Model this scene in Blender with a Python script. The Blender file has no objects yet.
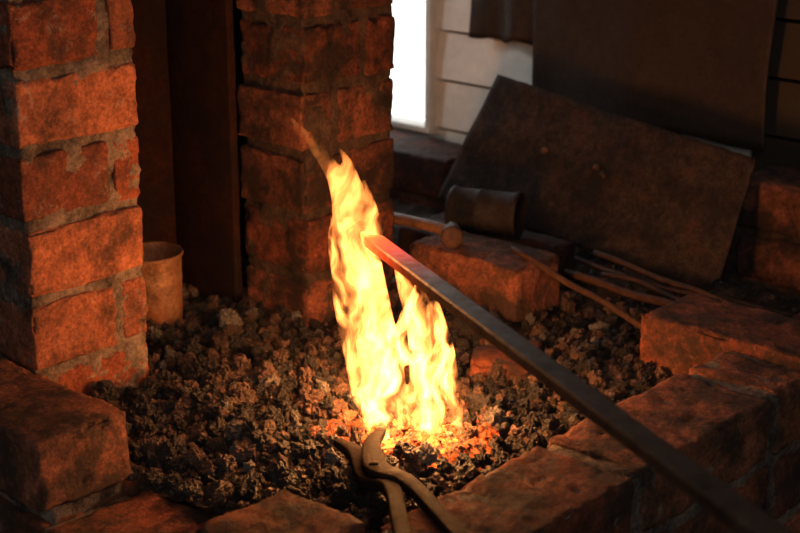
import bpy, bmesh, math, random
import numpy as np
from mathutils import Vector, noise, Matrix, Euler
random.seed(7); rng=np.random.default_rng(7)
scene=bpy.context.scene
scene.view_settings.view_transform='Standard'

# ------------------------------------------------------------ node helpers
def new_mat(name):
    m=bpy.data.materials.new(name); m.use_nodes=True
    nt=m.node_tree; nt.nodes.clear()
    out=nt.nodes.new('ShaderNodeOutputMaterial')
    return m,nt,out
def N(nt,typ,**kw):
    n=nt.nodes.new(typ)
    for k,v in kw.items(): setattr(n,k,v)
    return n
def ramp(nt,fac,stops):
    r=nt.nodes.new('ShaderNodeValToRGB')
    els=r.color_ramp.elements
    c4=lambda c: c if len(c)==4 else (*c,1)
    els.remove(els[1]); els[0].position=stops[0][0]; els[0].color=c4(stops[0][1])
    for p,c in stops[1:]:
        e=els.new(p); e.color=c4(c)
    nt.links.new(fac,r.inputs[0]); return r.outputs[0]
def mix(nt,fac,a,b,blend='MIX'):
    n=nt.nodes.new('ShaderNodeMix'); n.data_type='RGBA'; n.blend_type=blend
    for sock,v in ((n.inputs[0],fac),(n.inputs[6],a),(n.inputs[7],b)):
        if isinstance(v,bpy.types.NodeSocket): nt.links.new(v,sock)
        elif isinstance(v,(int,float)): sock.default_value=v
        else: sock.default_value=(*v,1) if len(v)==3 else v
    return n.outputs[2]
def tex(nt,scale,detail=6,rough=.6,vec=None,typ='ShaderNodeTexNoise'):
    n=nt.nodes.new(typ); n.inputs['Scale'].default_value=scale
    n.inputs['Detail'].default_value=detail
    n.inputs['Roughness'].default_value=rough
    if vec is not None: nt.links.new(vec,n.inputs['Vector'])
    return n
def surf_mat(name,color=None,attr=None,rough=.85,metal=0.,soot=.3,soot_col=(.012,.009,.008),pale=0.,pale_col=(.42,.36,.30),
             bump=.6,bscale=220,bdist=.003,rust=0.,rust_col=(.16,.05,.018),var=.35,spec=.3,var_scale=60,wash=0.):
    m,nt,out=new_mat(name)
    tc=N(nt,'ShaderNodeTexCoord'); vec=tc.outputs['Object']
    if attr:
        a=N(nt,'ShaderNodeAttribute',attribute_name=attr); col=a.outputs['Color']
    else:
        rgb=N(nt,'ShaderNodeRGB'); rgb.outputs[0].default_value=(*color,1); col=rgb.outputs[0]
    n1=tex(nt,var_scale,8,.65,vec)
    v=ramp(nt,n1.outputs['Fac'],[(.32,(1-var,)*3),(.68,(1+var,)*3)])
    col=mix(nt,1.,col,v,'MULTIPLY')
    n2=tex(nt,var_scale*4.5,6,.7,vec)
    v=ramp(nt,n2.outputs['Fac'],[(.36,(1-var,)*3),(.64,(1+var*.6,)*3)])
    col=mix(nt,1.,col,v,'MULTIPLY')
    if rust>0:
        n=tex(nt,35,8,.7,vec)
        f=ramp(nt,n.outputs['Fac'],[(.62-.3*rust,(0,0,0)),(.75-.25*rust,(1,1,1))])
        col=mix(nt,f,col,rust_col)
    if pale>0:
        n=tex(nt,34,12,.8,vec)
        f=ramp(nt,n.outputs['Fac'],[(.64-.2*pale,(0,0,0)),(.76-.2*pale,(.75,.75,.75))])
        col=mix(nt,f,col,pale_col)
    if wash>0:   # remains of limewash
        n=tex(nt,24,14,.85,vec); n.inputs['Distortion'].default_value=.4
        f=ramp(nt,n.outputs['Fac'],[(.60-.15*wash,(0,0,0)),(.66-.15*wash,(.8,.8,.8))])
        col=mix(nt,f,col,(.40,.33,.28))
    if soot>0:
        n=tex(nt,16,10,.75,vec)
        f=ramp(nt,n.outputs['Fac'],[(.60-.35*soot,(0,0,0)),(.76-.35*soot,(.9,.9,.9))])
        col=mix(nt,f,col,soot_col)
    b=N(nt,'ShaderNodeBsdfPrincipled')
    nt.links.new(col,b.inputs['Base Color'])
    b.inputs['Metallic'].default_value=metal
    b.inputs['Specular IOR Level'].default_value=spec
    nr=tex(nt,90,4,.6,vec)
    rr=ramp(nt,nr.outputs['Fac'],[(.3,(max(0,rough-.12),)*3),(.7,(min(1,rough+.12),)*3)])
    nt.links.new(rr,b.inputs['Roughness'])
    nb=tex(nt,bscale,12,.72,vec)
    bp=N(nt,'ShaderNodeBump'); bp.inputs['Strength'].default_value=bump; bp.inputs['Distance'].default_value=bdist
    nt.links.new(nb.outputs['Fac'],bp.inputs['Height']); nt.links.new(bp.outputs[0],b.inputs['Normal'])
    nt.links.new(b.outputs[0],out.inputs[0])
    return m,nt,b

# ------------------------------------------------------------ geometry accumulators
class Acc:
    def __init__(s): s.v=[];s.f=[];s.c=[];s.n=0
    def add(s,V,F,col=(1,1,1)):
        V=np.asarray(V,float)
        s.v.append(V); s.f+= [tuple(i+s.n for i in f) for f in F]
        s.c.append(np.tile(np.array([*col,1.0]),(len(V),1))); s.n+=len(V)
    def build(s,name,mat,smooth=True,parent=None):
        me=bpy.data.meshes.new(name)
        V=np.vstack(s.v); me.from_pydata(V.tolist(),[],s.f)
        ca=me.color_attributes.new('Col','FLOAT_COLOR','POINT')
        ca.data.foreach_set('color',np.vstack(s.c).astype(np.float32).ravel())
        me.polygons.foreach_set('use_smooth',[smooth]*len(me.polygons))
        me.update()
        ob=bpy.data.objects.new(name,me); scene.collection.objects.link(ob)
        me.materials.append(mat)
        if parent: ob.parent=parent
        return ob

def axis_coords(h,r,step):
    r=min(r,h*.45)
    n=max(1,int(round((2*h-2*r)/step)))
    return [-h,-h+.35*r]+list(np.linspace(-h+r,h-r,n+1))+[h-.35*r,h]
def rough_box(lo,hi,r=.005,step=.008,amp=.0015,nscale=45,chip=.004,rot=0.,jit=0.,seed=None):
    """worn hand-made brick; returns verts, faces"""
    lo=np.array(lo,float);hi=np.array(hi,float)
    c=(lo+hi)/2; h=(hi-lo)/2
    xs,ys,zs=[axis_coords(h[i],r,step) for i in range(3)]
    nx,ny,nz=len(xs),len(ys),len(zs)
    idx={};V=[];F=[]
    def g(i,j,k):
        key=(i,j,k)
        if key not in idx:
            idx[key]=len(V);V.append((xs[i],ys[j],zs[k]))
        return idx[key]
    for i in range(nx-1):
        for j in range(ny-1):
            F.append((g(i,j,0),g(i,j+1,0),g(i+1,j+1,0),g(i+1,j,0)))
            F.append((g(i,j,nz-1),g(i+1,j,nz-1),g(i+1,j+1,nz-1),g(i,j+1,nz-1)))
    for i in range(nx-1):
        for k in range(nz-1):
            F.append((g(i,0,k),g(i+1,0,k),g(i+1,0,k+1),g(i,0,k+1)))
            F.append((g(i,ny-1,k),g(i,ny-1,k+1),g(i+1,ny-1,k+1),g(i+1,ny-1,k)))
    for j in range(ny-1):
        for k in range(nz-1):
            F.append((g(0,j,k),g(0,j,k+1),g(0,j+1,k+1),g(0,j+1,k)))
            F.append((g(nx-1,j,k),g(nx-1,j+1,k),g(nx-1,j+1,k+1),g(nx-1,j,k+1)))
    V=np.array(V)
    rr=min(r,h.min()*.45)
    q=np.clip(V,-(h-rr),h-rr); d=V-q; L=np.linalg.norm(d,axis=1,keepdims=True); L[L==0]=1
    dn=d/L
    edge=(np.abs(d)>1e-6).sum(axis=1)
    P=q+dn*rr
    off=Vector(rng.random(3)*50)
    out=np.empty_like(P)
    for i in range(len(P)):
        p=Vector(P[i])+off
        a=amp*noise.noise(p*nscale*.6)+amp*.45*noise.noise(p*nscale*3.1)+amp*.35*noise.noise(p*nscale*8)
        ch=noise.noise(p*48)+.5*noise.noise(p*110)
        if edge[i]>=2 and ch>.12: a-=chip*(ch-.12)*2.4*(1 if edge[i]==2 else 1.5)
        elif ch>.45: a-=chip*(ch-.45)*1.8
        out[i]=P[i]+dn[i]*a
    if rot or jit:
        ang=rot+random.uniform(-jit,jit)
        R=np.array(Euler((random.uniform(-jit,jit)*.5,random.uniform(-jit,jit)*.5,ang)).to_matrix())
        out=out@R.T
    return out+c,F

def brick_col(dark=1.):
    b=random.choice([(.30,.085,.038),(.24,.064,.030),(.34,.115,.058),(.19,.055,.030),(.27,.088,.046)])
    k=random.uniform(.70,1.18)*dark
    return tuple(x*k for x in b)

def sweep(pts,w,h,up=(0,0,1),prof='rect',seg=10,cap=True):
    P=[Vector(p) for p in pts]; n=len(P); V=[];F=[]
    if prof=='rect':
        b=.25
        sh=[(-1,-1+b),(-1+b*.6,-1),(1-b*.6,-1),(1,-1+b),(1,1-b),(1-b*.6,1),(-1+b*.6,1),(-1,1-b)]
    else: sh=[(math.cos(2*math.pi*k/seg),math.sin(2*math.pi*k/seg)) for k in range(seg)]
    m=len(sh)
    for i in range(n):
        t=(P[min(i+1,n-1)]-P[max(i-1,0)]).normalized()
        u=Vector(up); s=t.cross(u)
        if s.length<1e-4: s=t.cross(Vector((1,0,0)))
        s.normalize(); u=s.cross(t).normalized()
        for a,b in sh: V.append(tuple(P[i]+s*a*w[i]+u*b*h[i]))
    for i in range(n-1):
        for k in range(m):
            F.append((i*m+k,i*m+(k+1)%m,(i+1)*m+(k+1)%m,(i+1)*m+k))
    if cap: F.append(tuple(range(m))[::-1]); F.append(tuple((n-1)*m+k for k in range(m)))
    return V,F
def catmull(pts,sub=6):
    P=[np.array(p,float) for p in pts]; P=[2*P[0]-P[1]]+P+[2*P[-1]-P[-2]]; out=[]
    for i in range(1,len(P)-2):
        for k in range(sub):
            t=k/sub
            out.append(.5*((2*P[i])+(-P[i-1]+P[i+1])*t+(2*P[i-1]-5*P[i]+4*P[i+1]-P[i+2])*t*t+(-P[i-1]+3*P[i]-3*P[i+1]+P[i+2])*t**3))
    out.append(P[-2]); return out
def lathe(profile,seg=40):
    V=[];F=[];n=len(profile)
    for r,z in profile:
        for k in range(seg):
            a=2*math.pi*k/seg; V.append((r*math.cos(a),r*math.sin(a),z))
    for i in range(n-1):
        for k in range(seg):
            F.append((i*seg+k,i*seg+(k+1)%seg,(i+1)*seg+(k+1)%seg,(i+1)*seg+k))
    return V,F

# ------------------------------------------------------------ materials
M_pillar,_,_=surf_mat('brick_fired',attr='Col',soot=.36,soot_col=(.05,.026,.018),pale=.34,bump=1.,bscale=130,bdist=.005,rough=.88,pale_col=(.36,.19,.115),var=.42,wash=.25)
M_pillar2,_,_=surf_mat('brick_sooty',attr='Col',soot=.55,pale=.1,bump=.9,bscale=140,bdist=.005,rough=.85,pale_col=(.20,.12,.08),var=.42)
M_hearth,_,_=surf_mat('brick_hearth',attr='Col',soot=.54,soot_col=(.038,.027,.020),pale=.38,bump=1.,bscale=120,bdist=.006,rough=.88,pale_col=(.21,.14,.10),var=.42,wash=.05)
M_mortar,_,_=surf_mat('mortar',color=(.22,.165,.13),soot=.42,bump=1.,bscale=150,bdist=.005,rough=.95)
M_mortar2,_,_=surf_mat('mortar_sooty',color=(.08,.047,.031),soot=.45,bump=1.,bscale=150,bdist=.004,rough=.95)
M_ash,_,_=surf_mat('ash_dust',color=(.065,.040,.028),soot=.5,bump=1.,bscale=160,bdist=.006,rough=.95)
M_soot,_,_=surf_mat('sooty_iron_panel',color=(.026,.010,.007),soot=.4,bump=.4,rough=.8,rust=.2,rust_col=(.04,.014,.008),spec=.1)
M_iron,_,_=surf_mat('forged_iron',color=(.03,.022,.018),metal=.1,rough=.65,soot=.3,rust=.25,rust_col=(.05,.022,.012),bump=.5,bscale=120,bdist=.002,spec=.2)
M_tongs,_,_=surf_mat('scaled_iron',color=(.022,.015,.011),metal=0,rough=.8,soot=.3,rust=.3,rust_col=(.03,.014,.008),bump=.6,bscale=140,bdist=.003,spec=.05)
M_rust,_,_=surf_mat('rusty_iron',color=(.07,.034,.02),metal=.1,rough=.65,soot=.3,rust=.5,rust_col=(.075,.028,.014),bump=.5)
M_wood,_,_=surf_mat('hickory',color=(.16,.075,.035),rough=.55,soot=.3,bump=.4,bscale=60)
M_sheet,_,_=surf_mat('iron_sheet',color=(.044,.027,.019),metal=.1,rough=.65,soot=.45,rust=.32,bump=.6,bscale=220,bdist=.002,var=.6,var_scale=80,rust_col=(.075,.030,.015),spec=.2)
M_leather,_,_=surf_mat('leather',color=(.034,.019,.012),rough=.65,soot=.1,bump=.35,bscale=90,bdist=.002,var=.25,spec=.3)
M_board,_,_=surf_mat('painted_board',attr='Col',rough=.6,soot=0,bump=.15,bscale=60,var=.08,var_scale=12)
M_floor,_,_=surf_mat('earth_floor',color=(.09,.07,.055),soot=.2,bump=.8,bscale=40)
M_tin,_,_=surf_mat('dirty_tin',color=(.30,.155,.085),metal=.1,rough=.45,soot=.25,rust=.5,bump=.3,rust_col=(.24,.09,.04))

def coal_mat():
    m,nt,b=surf_mat('coal_clinker',attr='Col',rough=.55,soot=.0,bump=1.,bscale=300,bdist=.005,var=.5,spec=.45,var_scale=140)
    a=N(nt,'ShaderNodeAttribute',attribute_name='glow')
    tc=N(nt,'ShaderNodeTexCoord'); n=tex(nt,120,5,.6,tc.outputs['Object'])
    mm=N(nt,'ShaderNodeMath',operation='MULTIPLY'); nt.links.new(a.outputs['Fac'],mm.inputs[0])
    r=ramp(nt,n.outputs['Fac'],[(.42,(0,0,0)),(.62,(1,1,1))]); nt.links.new(r,mm.inputs[1])
    nt.links.new(mm.outputs[0],b.inputs['Emission Strength'])
    b.inputs['Emission Color'].default_value=(1,.12,.015,1)
    return m
M_coal=coal_mat()

# ------------------------------------------------------------ brick pillars
def pillar(name,x0,y0,L,D,mat,mmat,dark=1.,top=.56,z_off=.051,mirror=False):
    acc=Acc(); mor=Acc()
    z=z_off-.073*2; row=0
    while z<top:
        lo,hi=z+.0105,z+.073
        j=lambda:random.uniform(-.0025,.0025)
        if row%2==0: spans=[(0,.100),(.111,L)] if not mirror else [(0,.045),(.055,L)]
        else: spans=[(0,L)] if not (mirror and row%4==1) else [(0,.09),(.10,L)]
        for a,b in spans:
            V,F=rough_box((x0+a+j(),y0+j(),lo+j()*.7),(x0+b+j(),y0+D+j(),hi+j()*.7),r=.003,step=.0045,amp=.0022,chip=.007,jit=.012)
            acc.add(V,F,brick_col(dark))
        z+=.073; row+=1
    V,F=rough_box((x0+.0026,y0+.0026,z_off-.15),(x0+L-.0026,y0+D-.0026,top+.06),r=.003,step=.0045,amp=.005,nscale=60,chip=.003)
    mor.add(V,F)
    e=bpy.data.objects.new(name,None); scene.collection.objects.link(e)
    acc.build('bricks',mat,parent=e); mor.build('mortar_joints',mmat,parent=e)
    return e
pillar('brick_pillar',.802,1.195,.142,.108,M_pillar,M_mortar,1.15)
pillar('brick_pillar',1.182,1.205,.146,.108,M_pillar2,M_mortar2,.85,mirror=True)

# ------------------------------------------------------------ hearth masonry
e=bpy.data.objects.new('brick_forge_hearth',None); scene.collection.objects.link(e)
acc=Acc();mor=Acc()
def br(lo,hi,dark=.8,jit=.008,step=.005,**k):
    V,F=rough_box(lo,hi,r=.004,step=step,amp=.0026,chip=.008,jit=jit,**k); acc.add(V,F,brick_col(dark))
for a,b in ((.712,.792),(.804,1.010),(1.025,1.240),(1.254,1.318)): br((a,.645,-.014),(b,.747,.050),1.05)
br((1.328,.640,-.012),(1.432,.852,.060),1.1)
br((1.345,1.030,.000),(1.430,1.198,.066),1.0)
br((.690,1.035,.004),(.788,1.245,.070),.8)
br((.690,1.255,.004),(.788,1.44,.070),.8)
br((.700,.757,-.012),(.803,.852,.050),.95)
for a,b in ((.757,.862),(.872,1.03),(1.04,1.24),(1.25,1.44)): br((.690,a,-.075),(.802,b,-.008),.9)
z=-.087; row=0
while z>-.74:
    st=.006 if row<3 else .03
    o=.0 if row%2 else -.11
    x=.70+o
    while x<1.65:
        a,b=max(x,.70),min(x+.215,1.655)
        if b-a>.03: br((a,.645,z),(b-.01,.745,z+.064),1.0,step=st)
        x+=.225
    y=.757-(.11 if row%2==0 else 0)
    while y<1.44:
        a,b=max(y,.757),min(y+.215,1.44)
        if b-a>.03: br((.692,a,z-.0),(.79,b-.01,z+.064),.9,step=st)
        y+=.225
    z-=.073; row+=1
br((1.442,.645,-.014),(1.64,.745,.05))
V,F=rough_box((.698,.648,-.75),(1.652,.742,.047),r=.003,step=.008,amp=.003); mor.add(V,F)
V,F=rough_box((.696,.70,-.75),(.785,1.44,-.014),r=.003,step=.01,amp=.002); mor.add(V,F)
V,F=rough_box((.70,1.04,-.02),(.783,1.43,.064),r=.003,step=.01,amp=.002); mor.add(V,F)
V,F=rough_box((1.333,.66,-.1),(1.42,.84,.05),r=.003,step=.02,amp=.002); mor.add(V,F)
V,F=rough_box((.75,.70,-.75),(1.656,1.95,-.03),r=.003,step=.05,amp=.002); mor.add(V,F)
acc.build('bricks',M_hearth,parent=e); mor.build('mortar_core',M_mortar,parent=e)

# ------------------------------------------------------------ coal bed
def bed_z(x,y):
    p=Vector((x*9,y*9,3.1))
    d=math.hypot(x-1.03,y-.93)
    return -.004+.010*noise.noise(p)+.009*noise.noise(p*2.7)+.005*noise.noise(p*6)+.018*math.exp(-((x-.98)**2+(y-1.12)**2)/.012)-.008*math.exp(-d*d/.003)
nx,ny=200,220; V=[];F=[]
for i in range(nx):
    for j in range(ny):
        x=.795+(1.655-.795)*i/(nx-1); y=.742+(1.90-.742)*j/(ny-1)
        V.append((x,y,bed_z(x,y)+.0005+.003*noise.noise(Vector((x*90,y*90,0)))+.0025*noise.noise(Vector((x*230,y*230,0)))))
for i in range(nx-1):
    for j in range(ny-1):
        F.append((i*ny+j,(i+1)*ny+j,(i+1)*ny+j+1,i*ny+j+1))
a=Acc(); a.add(V,F)
bed=bpy.data.objects.new('coal_bed',None); scene.collection.objects.link(bed)
a.build('ash_layer',M_ash,parent=bed)

def protos(sub,n,rough=1.):
    out=[]
    for k in range(n):
        bm=bmesh.new(); bmesh.ops.create_icosphere(bm,subdivisions=sub,radius=1)
        off=Vector(rng.random(3)*90)
        cuts=[(Vector(rng.normal(size=3)).normalized(),random.uniform(.6,.9)) for _ in range(5)]
        for v in bm.verts:
            p=v.co.copy()
            for nn,dd in cuts:
                dp=p.dot(nn)
                if dp>dd: p-=nn*(dp-dd)
            s=1+.35*noise.noise(v.co*1.6+off)+.34*noise.noise(v.co*3.2+off)+.16*rough*noise.noise(v.co*8+off)
            v.co=p*s
        bm.verts.index_update()
        out.append((np.array([v.co[:] for v in bm.verts]),np.array([[v.index for v in f.verts] for f in bm.faces])))
        bm.free()
    return out
big=protos(4,12); mid=protos(3,16); small=protos(2,14,.6)
def blocked(x,y,r):
    for (a,b,c,d) in ((.80,.944,1.195,1.303),(1.182,1.328,1.205,1.313),(1.328,1.432,.60,.852),(1.345,1.43,1.03,1.198),(.6,.788,1.035,1.5)):
        if a-r<x<b+r and c-r<y<d+r: return True
    return (x-1.066)**2+(y-1.345)**2<(.038+r)**2
VV=[];FF=[];CC=[];GG=[];nv=0
def lump(x,y,z,r,pro,col=None,glow=0):
    global nv
    V,F=pro
    R=np.array(Euler(tuple(rng.random(3)*6.28)).to_matrix())
    S=np.array([1,random.uniform(.7,1),random.uniform(.6,.9)])*r
    P=(V*S)@R.T+np.array([x,y,z])
    VV.append(P);FF.append(F+nv);nv+=len(P)
    if col is None:
        t=random.random()
        if t<.54: k=random.uniform(.006,.032); col=(k*1.2,k,k*.85)
        elif t<.94: k=random.uniform(.03,.095); col=(k*1.6,k*.88,k*.58)
        else: k=random.uniform(.08,.18); col=(k,k*.88,k*.76)
    CC.append(np.tile([*col,1],(len(P),1))); GG.append(np.full(len(P),glow))
FC=(1.034,.918)
cnt=0
while cnt<9000:
    x=random.uniform(.80,1.46); y=random.uniform(.745,1.42)
    t=random.random()
    if t<.075: r=random.uniform(.008,.0135); pr=big
    elif t<.34: r=random.uniform(.0048,.0085); pr=mid
    else: r=random.uniform(.0018,.0043); pr=small
    if blocked(x,y,r*.4): continue
    if x>1.33 and random.random()<.5: continue
    d=math.hypot(x-FC[0],y-FC[1])
    g=0
    if d<.05: g=random.uniform(3,12)
    elif d<.08 and random.random()<.45: g=random.uniform(.8,3.5)
    elif d<.12 and random.random()<.05: g=random.uniform(.4,1.3)
    z=bed_z(x,y)+r*random.uniform(.15,.9)+(.007 if random.random()<.15 else 0)
    lump(x,y,z,r,random.choice(pr),None,g); cnt+=1
lump(.985,.855,.012,.011,big[0],(.26,.22,.18),0)
for k in range(500):
    x=random.uniform(1.43,1.64); y=random.uniform(.76,1.35); r=random.uniform(.0015,.005)
    lump(x,y,bed_z(x,y)+r*.4,r,random.choice(small))
P=np.vstack(VV);Fa=np.vstack(FF);C=np.vstack(CC).astype(np.float32);G=np.concatenate(GG).astype(np.float32)
me=bpy.data.meshes.new('coal_lumps')
me.vertices.add(len(P)); me.vertices.foreach_set('co',P.astype(np.float32).ravel())
me.loops.add(Fa.size); me.loops.foreach_set('vertex_index',Fa.astype(np.int32).ravel())
me.polygons.add(len(Fa)); me.polygons.foreach_set('loop_start',np.arange(0,Fa.size,3,dtype=np.int32))
me.update(calc_edges=True); me.validate()
me.polygons.foreach_set('use_smooth',[False]*len(me.polygons))
ca=me.color_attributes.new('Col','FLOAT_COLOR','POINT'); ca.data.foreach_set('color',C.ravel())
ga=me.attributes.new('glow','FLOAT','POINT'); ga.data.foreach_set('value',G)
me.materials.append(M_coal)
ob=bpy.data.objects.new('coal_lumps',me); scene.collection.objects.link(ob); ob.parent=bed

# ------------------------------------------------------------ chimney behind pillars
ch=Acc()
for lo,hi in (((.790,1.425,-.02),(1.345,1.44,.95)),((.790,1.318,-.02),(.802,1.425,.95)),((1.322,1.318,-.02),(1.334,1.425,.95)),
              ((.790,1.318,.95),(1.345,1.44,.965)),((1.172,1.318,-.02),(1.184,1.425,.95))):
    V,F=rough_box(lo,hi,r=.003,step=.04,amp=.001,chip=0); ch.add(V,F)
ch.build('forge_chimney',M_soot)

# ------------------------------------------------------------ back wall (weatherboards), window, ledge, floor
wl=Acc(); X=1.78
z=.156-.0755*12
WB=(.74,.71,.66)
while z<1.25:
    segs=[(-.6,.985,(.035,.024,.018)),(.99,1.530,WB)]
    if z+.07<.08 or z>.75: segs.append((1.530,2.5,WB))
    else: segs.append((2.05,2.5,WB))
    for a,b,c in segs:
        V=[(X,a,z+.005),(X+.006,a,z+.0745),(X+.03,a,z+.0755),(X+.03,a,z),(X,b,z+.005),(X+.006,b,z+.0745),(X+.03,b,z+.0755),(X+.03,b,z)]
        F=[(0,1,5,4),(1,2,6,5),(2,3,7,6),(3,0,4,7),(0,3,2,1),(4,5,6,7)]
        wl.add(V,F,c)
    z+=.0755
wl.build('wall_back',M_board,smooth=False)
we=bpy.data.objects.new('window_1',None); scene.collection.objects.link(we)
fr=Acc()
for lo,hi in (((1.768,1.530,.075),(1.80,1.542,.76)),((1.768,2.035,.075),(1.80,2.05,.76)),((1.768,1.530,.745),(1.80,2.05,.76)),((1.768,1.53,.074),(1.80,2.06,.084)),((1.785,1.79,.08),(1.80,1.80,.75))):
    V,F=rough_box(lo,hi,r=.002,step=.05,amp=.0003,chip=0); fr.add(V,F,(.6,.59,.56))
fr.build('window_frame',M_board,parent=we)
m,nt,out=new_mat('bright_overcast_glass'); em=N(nt,'ShaderNodeEmission'); em.inputs[0].default_value=(1,.98,.94,1); em.inputs[1].default_value=2.2; nt.links.new(em.outputs[0],out.inputs[0])
pa=Acc(); pa.add([(1.80,1.54,.078),(1.80,2.04,.078),(1.80,2.04,.75),(1.80,1.54,.75)],[(0,1,2,3)]); pa.build('frosted_pane',m,parent=we)
ld=Acc(); lm=Acc()
for (ya,yb,zt) in ((-.3,.95,.13),(.955,2.4,.072)):
    zz=zt
    for c in range(3 if zt>.1 else 2):
        y=ya-(.1 if c%2 else 0)
        while y<yb:
            a_,b_=max(y,ya),min(y+.215,yb)
            if b_-a_>.03:
                V,F=rough_box((1.662,a_,zz-.06),(1.765,b_-.01,zz),r=.005,step=.010,amp=.002,chip=.005,jit=.008); ld.add(V,F,brick_col(.55))
            y+=.225
        zz-=.068
    V,F=rough_box((1.668,ya,-.75),(1.767,yb,zt-.008),r=.003,step=.04,amp=.001); lm.add(V,F)
le=bpy.data.objects.new('brick_ledge',None); scene.collection.objects.link(le)
ld.build('bricks',M_pillar2,parent=le); lm.build('mortar_core',M_mortar2,parent=le)
fl=Acc(); fl.add([(-2,-2,-.75),(3,-2,-.75),(3,3,-.75),(-2,3,-.75)],[(0,1,2,3)]); fl.build('floor',M_floor)

# ------------------------------------------------------------ leaning metal plate
def bil(c,u,v):
    TL,TR,BR,BL=[np.array(q) for q in c]
    return (TL*(1-u)+TR*u)*(1-v)+(BL*(1-u)+BR*u)*v
PC=((1.656,1.310,.212),(1.650,.905,.162),(1.575,.905,.006),(1.576,1.350,.045))
nrm=np.array([-.83,-.06,.5]); nrm/=np.linalg.norm(nrm)
V=[];F=[];n1,n2=60,24
for i in range(n1+1):
    for j in range(n2+1):
        u,v=i/n1,j/n2
        p=bil(PC,u,v)+nrm*(.007*math.sin(u*3.1)*(v-.5)+.003*noise.noise(Vector((u*4,v*3,0))))
        du,dv=max(0,u-.95),max(0,v-.88)
        if du>0 and dv>0: p=p+(bil(PC,.95,.88)-p)*.35
        ed=.0015*noise.noise(Vector((u*30,v*30,2)))
        if j in (0,n2): p=p+np.array([0,0,ed])
        V.append(p)
for i in range(n1):
    for j in range(n2): F.append((i*(n2+1)+j,i*(n2+1)+j+1,(i+1)*(n2+1)+j+1,(i+1)*(n2+1)+j))
pe=bpy.data.objects.new('sheet_metal_plate',None); scene.collection.objects.link(pe)
a=Acc(); a.add(V,F); ob=a.build('plate',M_sheet,parent=pe)
s=ob.modifiers.new('s','SOLIDIFY'); s.thickness=.003; s.offset=0
rv=Acc()
for (u,v) in ((.50,.42),(.30,.42),(.53,.45)):
    c=bil(PC,u,v)+nrm*.004
    Vl,Fl=lathe([(0.0001,.003),(.003,.0025),(.005,0),(.005,-.002)],16)
    q=Vector(nrm).to_track_quat('Z','Y')
    rv.add([tuple(q@Vector(p)+Vector(c)) for p in Vl],Fl)
rv.build('rivets',M_wood,parent=pe)

# ------------------------------------------------------------ leather apron hanging on the wall
def cloth(y0,y1,z0,z1,x,amp,nyy=60,nzz=40,slant=0,seed=0):
    V=[];F=[]
    for i in range(nyy+1):
        for j in range(nzz+1):
            u=i/nyy;v=j/nzz
            y=y0+(y1-y0)*u+.006*noise.noise(Vector((v*3,seed,u)));z=z0+slant*u+(z1-z0-slant*u)*v+(.006*noise.noise(Vector((u*5,seed,1))) if j==0 else 0)
            xx=x-.006-amp*(.5+.5*math.sin(u*11+seed+v*1.5))*(1-.5*v)-amp*.8*noise.noise(Vector((u*4,v*3,seed)))
            V.append((xx,y,z))
    for i in range(nyy):
        for j in range(nzz): F.append((i*(nzz+1)+j,i*(nzz+1)+j+1,(i+1)*(nzz+1)+j+1,(i+1)*(nzz+1)+j))
    a=Acc(); a.add(V,F); return a
le2=bpy.data.objects.new('leather_apron',None); scene.collection.objects.link(le2)
o=cloth(.950,1.328,.145,.60,1.765,.010,seed=1).build('apron_body',M_leather,parent=le2); o.modifiers.new('s','SOLIDIFY').thickness=.002
o=cloth(1.325,1.45,.238,.60,1.772,.006,seed=4,slant=-.004).build('apron_flap',M_leather,parent=le2); o.modifiers.new('s','SOLIDIFY').thickness=.002

# ------------------------------------------------------------ iron bar with hot tip
tip=Vector((1.0230,.9660,.195)); end=Vector((.518,.099,.261))
n=120; pts=[tip.lerp(end,i/n) for i in range(n+1)]
w=[.0095*min(1,.45+.55*i/4) for i in range(n+1)]; h=[.0048*min(1,.6+.4*i/4) for i in range(n+1)]
V,F=sweep(pts,w,h)
a=Acc(); a.add(V,F)
m,nt,b=surf_mat('bar_steel_hot_end',color=(.095,.060,.044),metal=.3,rough=.45,soot=.25,rust=.2,rust_col=(.09,.045,.026),bump=.35,bscale=90,bdist=.0015)
at=N(nt,'ShaderNodeAttribute',attribute_name='temper')
colr=ramp(nt,at.outputs['Fac'],[(0,(0,0,0)),(.3,(.06,.002,.0)),(.55,(.35,.012,.003)),(.78,(1,.07,.012)),(1,(1,.30,.05))])
nt.links.new(colr,b.inputs['Emission Color']); b.inputs['Emission Strength'].default_value=2.2
bc=b.inputs['Base Color'].links[0].from_socket
hot=ramp(nt,at.outputs['Fac'],[(.1,(0,0,0)),(.5,(1,1,1))])
nt.links.new(mix(nt,hot,bc,(.02,.008,.005)),b.inputs['Base Color'])
ob=a.build('iron_bar',m,smooth=False)
ht=ob.data.attributes.new('temper','FLOAT','POINT')
ht.data.foreach_set('value',[max(0,1-((Vector(v.co)-tip).length)/.21) for v in ob.data.vertices])

# ------------------------------------------------------------ tongs
te=bpy.data.objects.new('blacksmith_tongs',None); scene.collection.objects.link(te)
a=Acc()
def strip(points,ww,hh,up=(0,0,1)):
    pr=catmull([(*p,x,y) for p,x,y in zip(points,ww,hh)],6)
    V,F=sweep([q[:3] for q in pr],[q[3] for q in pr],[q[4] for q in pr],up); a.add(V,F)
strip([(.942,.926,.020),(.925,.886,.026),(.896,.842,.026),(.871,.794,.042),(.791,.710,.060),(.67,.58,.085),(.55,.44,.11)],
      [.004,.0075,.0105,.007,.0062,.006,.006],[.0035,.005,.005,.005,.0045,.004,.004])
strip([(.985,.910,.022),(.942,.882,.030),(.899,.836,.036),(.879,.781,.047),(.820,.684,.062),(.725,.535,.085),(.635,.40,.11)],
      [.004,.0075,.0105,.007,.0062,.006,.006],[.0035,.005,.005,.005,.0045,.004,.004])
a.build('jaws_and_reins',M_tongs,parent=te)
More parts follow.
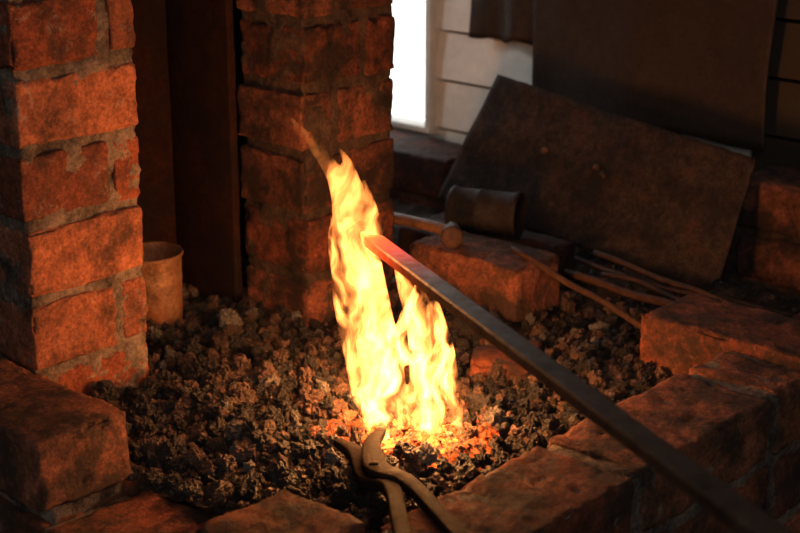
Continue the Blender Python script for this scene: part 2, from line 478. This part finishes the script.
Vl,Fl=lathe([(.0001,.011),(.0035,.0105),(.005,.008),(.005,-.010),(.0001,-.011)],16)
a=Acc(); a.add([tuple(Vector(p)+Vector((.898,.839,.032))) for p in Vl],Fl); a.build('pivot_rivet',M_tongs,parent=te)

# ------------------------------------------------------------ rods
a=Acc()
for p,q,r in (((1.386,1.07,.074),(1.374,.86,.024),.004),((1.57,1.20,.024),(1.48,.86,.022),.0035),((1.555,1.07,.030),(1.50,.80,.024),.004),((1.48,1.06,.024),(1.455,.80,.024),.005),((1.50,1.02,.026),(1.54,.78,.020),.003)):
    P0=Vector(p);P1=Vector(q); pp=[P0.lerp(P1,i/12)+Vector((0,0,.0015*math.sin(i))) for i in range(13)]
    V,F=sweep(pp,[r]*13,[r]*13,prof='round'); a.add(V,F)
a.build('iron_rods',M_rust)

# ------------------------------------------------------------ hammer on brick
he=bpy.data.objects.new('ball_peen_hammer',None); scene.collection.objects.link(he)
prof=[(.0001,-.030),(.011,-.030),(.0135,-.028),(.0135,-.016),(.0095,-.010),(.0105,-.004),(.0105,.008),(.008,.013),(.0085,.018),(.0095,.024),(.008,.031),(.004,.035),(.0001,.036)]
Vl,Fl=lathe(prof,28)
ax=Vector((-.75,-.62,.10)).normalized(); q=(-ax).to_track_quat('Z','Y')
a=Acc(); a.add([tuple(q@Vector(p)+Vector((1.366,1.146,.083))) for p in Vl],Fl); a.build('head',M_rust,parent=he)
pp=catmull([(1.366,1.146,.084),(1.364,1.18,.086),(1.362,1.24,.085),(1.36,1.33,.081)],6)
V,F=sweep([tuple(p) for p in pp],[.009]*len(pp),[.007]*len(pp),prof='round',seg=14)
a=Acc(); a.add(V,F); a.build('handle',M_wood,parent=he)

V,F=rough_box((1.438,1.085,-.01),(1.538,1.30,.046),r=.006,step=.008,amp=.002,chip=.006); a=Acc(); a.add(V,F,brick_col(.5)); a.build('loose_brick',M_pillar2)
prof=[(.0001,-.045),(.026,-.045),(.028,-.047),(.030,-.045),(.030,-.041),(.0285,-.039),(.0285,-.01),(.0295,-.008),(.0285,-.006),(.0285,.035),(.030,.038),(.030,.044),(.028,.045),(.027,.041),(.0001,.041)]
Vl,Fl=lathe(prof,40)
ax=Vector((.35,-.9,.0)).normalized(); q=ax.to_track_quat('Z','Y')
a=Acc(); a.add([tuple(q@Vector(p)+Vector((1.480,1.185,.077))) for p in Vl],Fl); a.build('steel_can',M_iron)

# open tin
Vl,Fl=lathe([(.0001,.002),(.032,.002),(.034,0),(.035,.003),(.0345,.008),(.0355,.012),(.0360,.050),(.0368,.053),(.0362,.056),(.0368,.078),(.0385,.080),(.0392,.0825),(.038,.085),(.0365,.083),(.0355,.078),(.0335,.010),(.0001,.008)],48)
a=Acc(); a.add([(x+1.066,y+1.345,z+.004) for x,y,z in Vl],Fl); a.build('tin_can',M_tin)

V,F=rough_box((1.20,.93,-.02),(1.29,1.00,.016),r=.012,step=.005,amp=.006,chip=.014,rot=.5); a=Acc(); a.add(V,F,brick_col(.6)); a.build('brick_fragment',M_pillar2)

# ------------------------------------------------------------ flame (emissive volume)
rt=Vector((.669,-.743,0)); fw=Vector((.743,.669,0)); B=Vector((1.034,.918,0))
tongues=[
 [(-50,40,0,6),(-60,105,2,8),(-64,155,4,11),(-59,205,4,14),(-62,240,4,12),(-74,266,4,8),(-92,290,4,5.5),(-114,318,4,1.2)],
 [(-24,8,0,22),(-28,70,0,22),(-37,120,0,21),(-45,175,0,18),(-50,221,2,14),(-54,250,2,9),(-58,270,2,5),(-66,286,2,1)],
 [(12,8,-8,19),(17,55,-8,19),(14,95,-8,16),(6,125,-6,12),(-4,150,-5,8),(-12,172,-5,4),(-17,186,-5,.8)],
 [(34,15,-2,9),(38,50,0,8.5),(36,85,0,7),(30,114,2,4.5),(24,138,2,2.5),(20,150,2,.8)],
 [(-30,20,-10,12),(-50,45,-12,7),(-62,60,-12,4),(-71,78,-12,.8)],
 [(-38,170,8,12),(-36,205,8,10),(-38,230,8,6),(-44,256,8,1)],
 [(-8,70,10,11),(-6,110,10,7),(2,136,10,4),(8,158,10,.8)],
 [(-52,120,-4,8),(-66,165,-4,7),(-72,195,-4,5),(-73,222,-4,1)],
 [(20,60,0,8),(26,100,0,6),(20,128,0,4),(10,150,0,2),(4,170,0,.8)],
 [(44,8,0,6),(49,30,0,3.5),(52,50,0,.8)],
 [(-30,15,-20,9),(-22,-4,-28,5),(-20,-10,-32,1)],
]
bm_acc=Acc()
for T in tongues:
    pr=catmull(T,7)
    pts=[tuple(B+rt*(q[0]/1000)+fw*(q[2]/1000)+Vector((0,0,q[1]/1000))) for q in pr]
    rr=[max(.0006,q[3]/1000) for q in pr]
    V,F=sweep(pts,rr,[r*.8 for r in rr],up=tuple(fw),prof='round',seg=20); bm_acc.add(V,F)
m,nt,out=new_mat('flame_volume')
tc=N(nt,'ShaderNodeTexCoord')
wn=tex(nt,16,2,.5,tc.outputs['Object'])
vm=N(nt,'ShaderNodeVectorMath',operation='MULTIPLY_ADD'); nt.links.new(wn.outputs['Color'],vm.inputs[0]); vm.inputs[1].default_value=(.08,.08,.03); nt.links.new(tc.outputs['Object'],vm.inputs[2])
mp=N(nt,'ShaderNodeMapping'); nt.links.new(vm.outputs[0],mp.inputs[0])
mp.inputs['Scale'].default_value=(1,1,.15)
nz=tex(nt,64,4,.6,mp.outputs[0])
st=ramp(nt,nz.outputs['Fac'],[(.41,(.0,.0,.0)),(.51,(.12,.12,.12)),(.63,(1,1,1))])
sx=N(nt,'ShaderNodeSeparateXYZ'); nt.links.new(tc.outputs['Object'],sx.inputs[0])
zr=ramp(nt,sx.outputs['Z'],[(.02,(1,1,1)),(.13,(.75,.75,.75)),(.22,(.36,.36,.36)),(.31,(.12,.12,.12))])
m1=N(nt,'ShaderNodeMath',operation='MULTIPLY'); nt.links.new(st,m1.inputs[0]); nt.links.new(zr,m1.inputs[1])
mul=N(nt,'ShaderNodeMath',operation='MULTIPLY'); nt.links.new(m1.outputs[0],mul.inputs[0]); mul.inputs[1].default_value=1250.
em=N(nt,'ShaderNodeEmission'); em.inputs[0].default_value=(1,.28,.055,1); nt.links.new(mul.outputs[0],em.inputs[1])
nt.links.new(em.outputs[0],out.inputs['Volume'])
try: m.cycles.volume_step_rate=.15
except Exception as ex: print(ex)
fo=bm_acc.build('forge_flame',m)
r=fo.modifiers.new('r','REMESH'); r.mode='VOXEL'; r.voxel_size=.002
sm=fo.modifiers.new('sm','SMOOTH'); sm.iterations=4

# ------------------------------------------------------------ lights
def point(name,loc,e,c,r):
    l=bpy.data.lights.new(name,'POINT'); l.energy=e; l.color=c; l.shadow_soft_size=r
    o=bpy.data.objects.new(name,l); o.location=loc; scene.collection.objects.link(o); return o
for s_,z_,e_ in ((.0,.06,2.9),(-.015,.12,2.4),(-.06,.25,.8)):
    point('fire_light',tuple(B+rt*s_+Vector((0,0,z_))),e_,(1,.41,.125),.03)
def area(name,loc,target,e,c,sz):
    l=bpy.data.lights.new(name,'AREA'); l.energy=e; l.color=c; l.size=sz
    o=bpy.data.objects.new(name,l); o.location=loc
    o.rotation_euler=(Vector(target)-Vector(loc)).to_track_quat('-Z','Y').to_euler(); scene.collection.objects.link(o)
area('daylight_doorway',(-1.2,-1.2,1.5),(1.1,1.0,.1),17,(1,.94,.86),1.4)
area('daylight_window',(1.74,1.78,.42),(.9,1.1,.0),1.6,(.95,.97,1),.45)
sp=bpy.data.lights.new('wall_fill_spot','SPOT'); sp.energy=14; sp.color=(1,.98,.94); sp.spot_size=math.radians(28); sp.spot_blend=.9; sp.shadow_soft_size=.12  # added off-frame fill spot that brightens the white boards, not an actual window
so=bpy.data.objects.new('wall_fill_spot',sp); so.location=(1.05,2.3,.85); so.rotation_euler=(Vector((1.78,1.52,.27))-so.location).to_track_quat('-Z','Y').to_euler(); scene.collection.objects.link(so)
w=bpy.data.worlds.new('World'); scene.world=w; w.use_nodes=True
w.node_tree.nodes['Background'].inputs[0].default_value=(.9,.92,1,1); w.node_tree.nodes['Background'].inputs[1].default_value=.025

# ------------------------------------------------------------ camera
cd=bpy.data.cameras.new('camera'); cam=bpy.data.objects.new('camera',cd); scene.collection.objects.link(cam)
cd.lens=70; cd.sensor_width=36; cam.location=(0,0,.62)
cam.rotation_euler=(math.radians(72),0,math.radians(-48))
cd.clip_start=.01; cd.dof.use_dof=True; cd.dof.focus_distance=1.5; cd.dof.aperture_fstop=8
scene.camera=cam
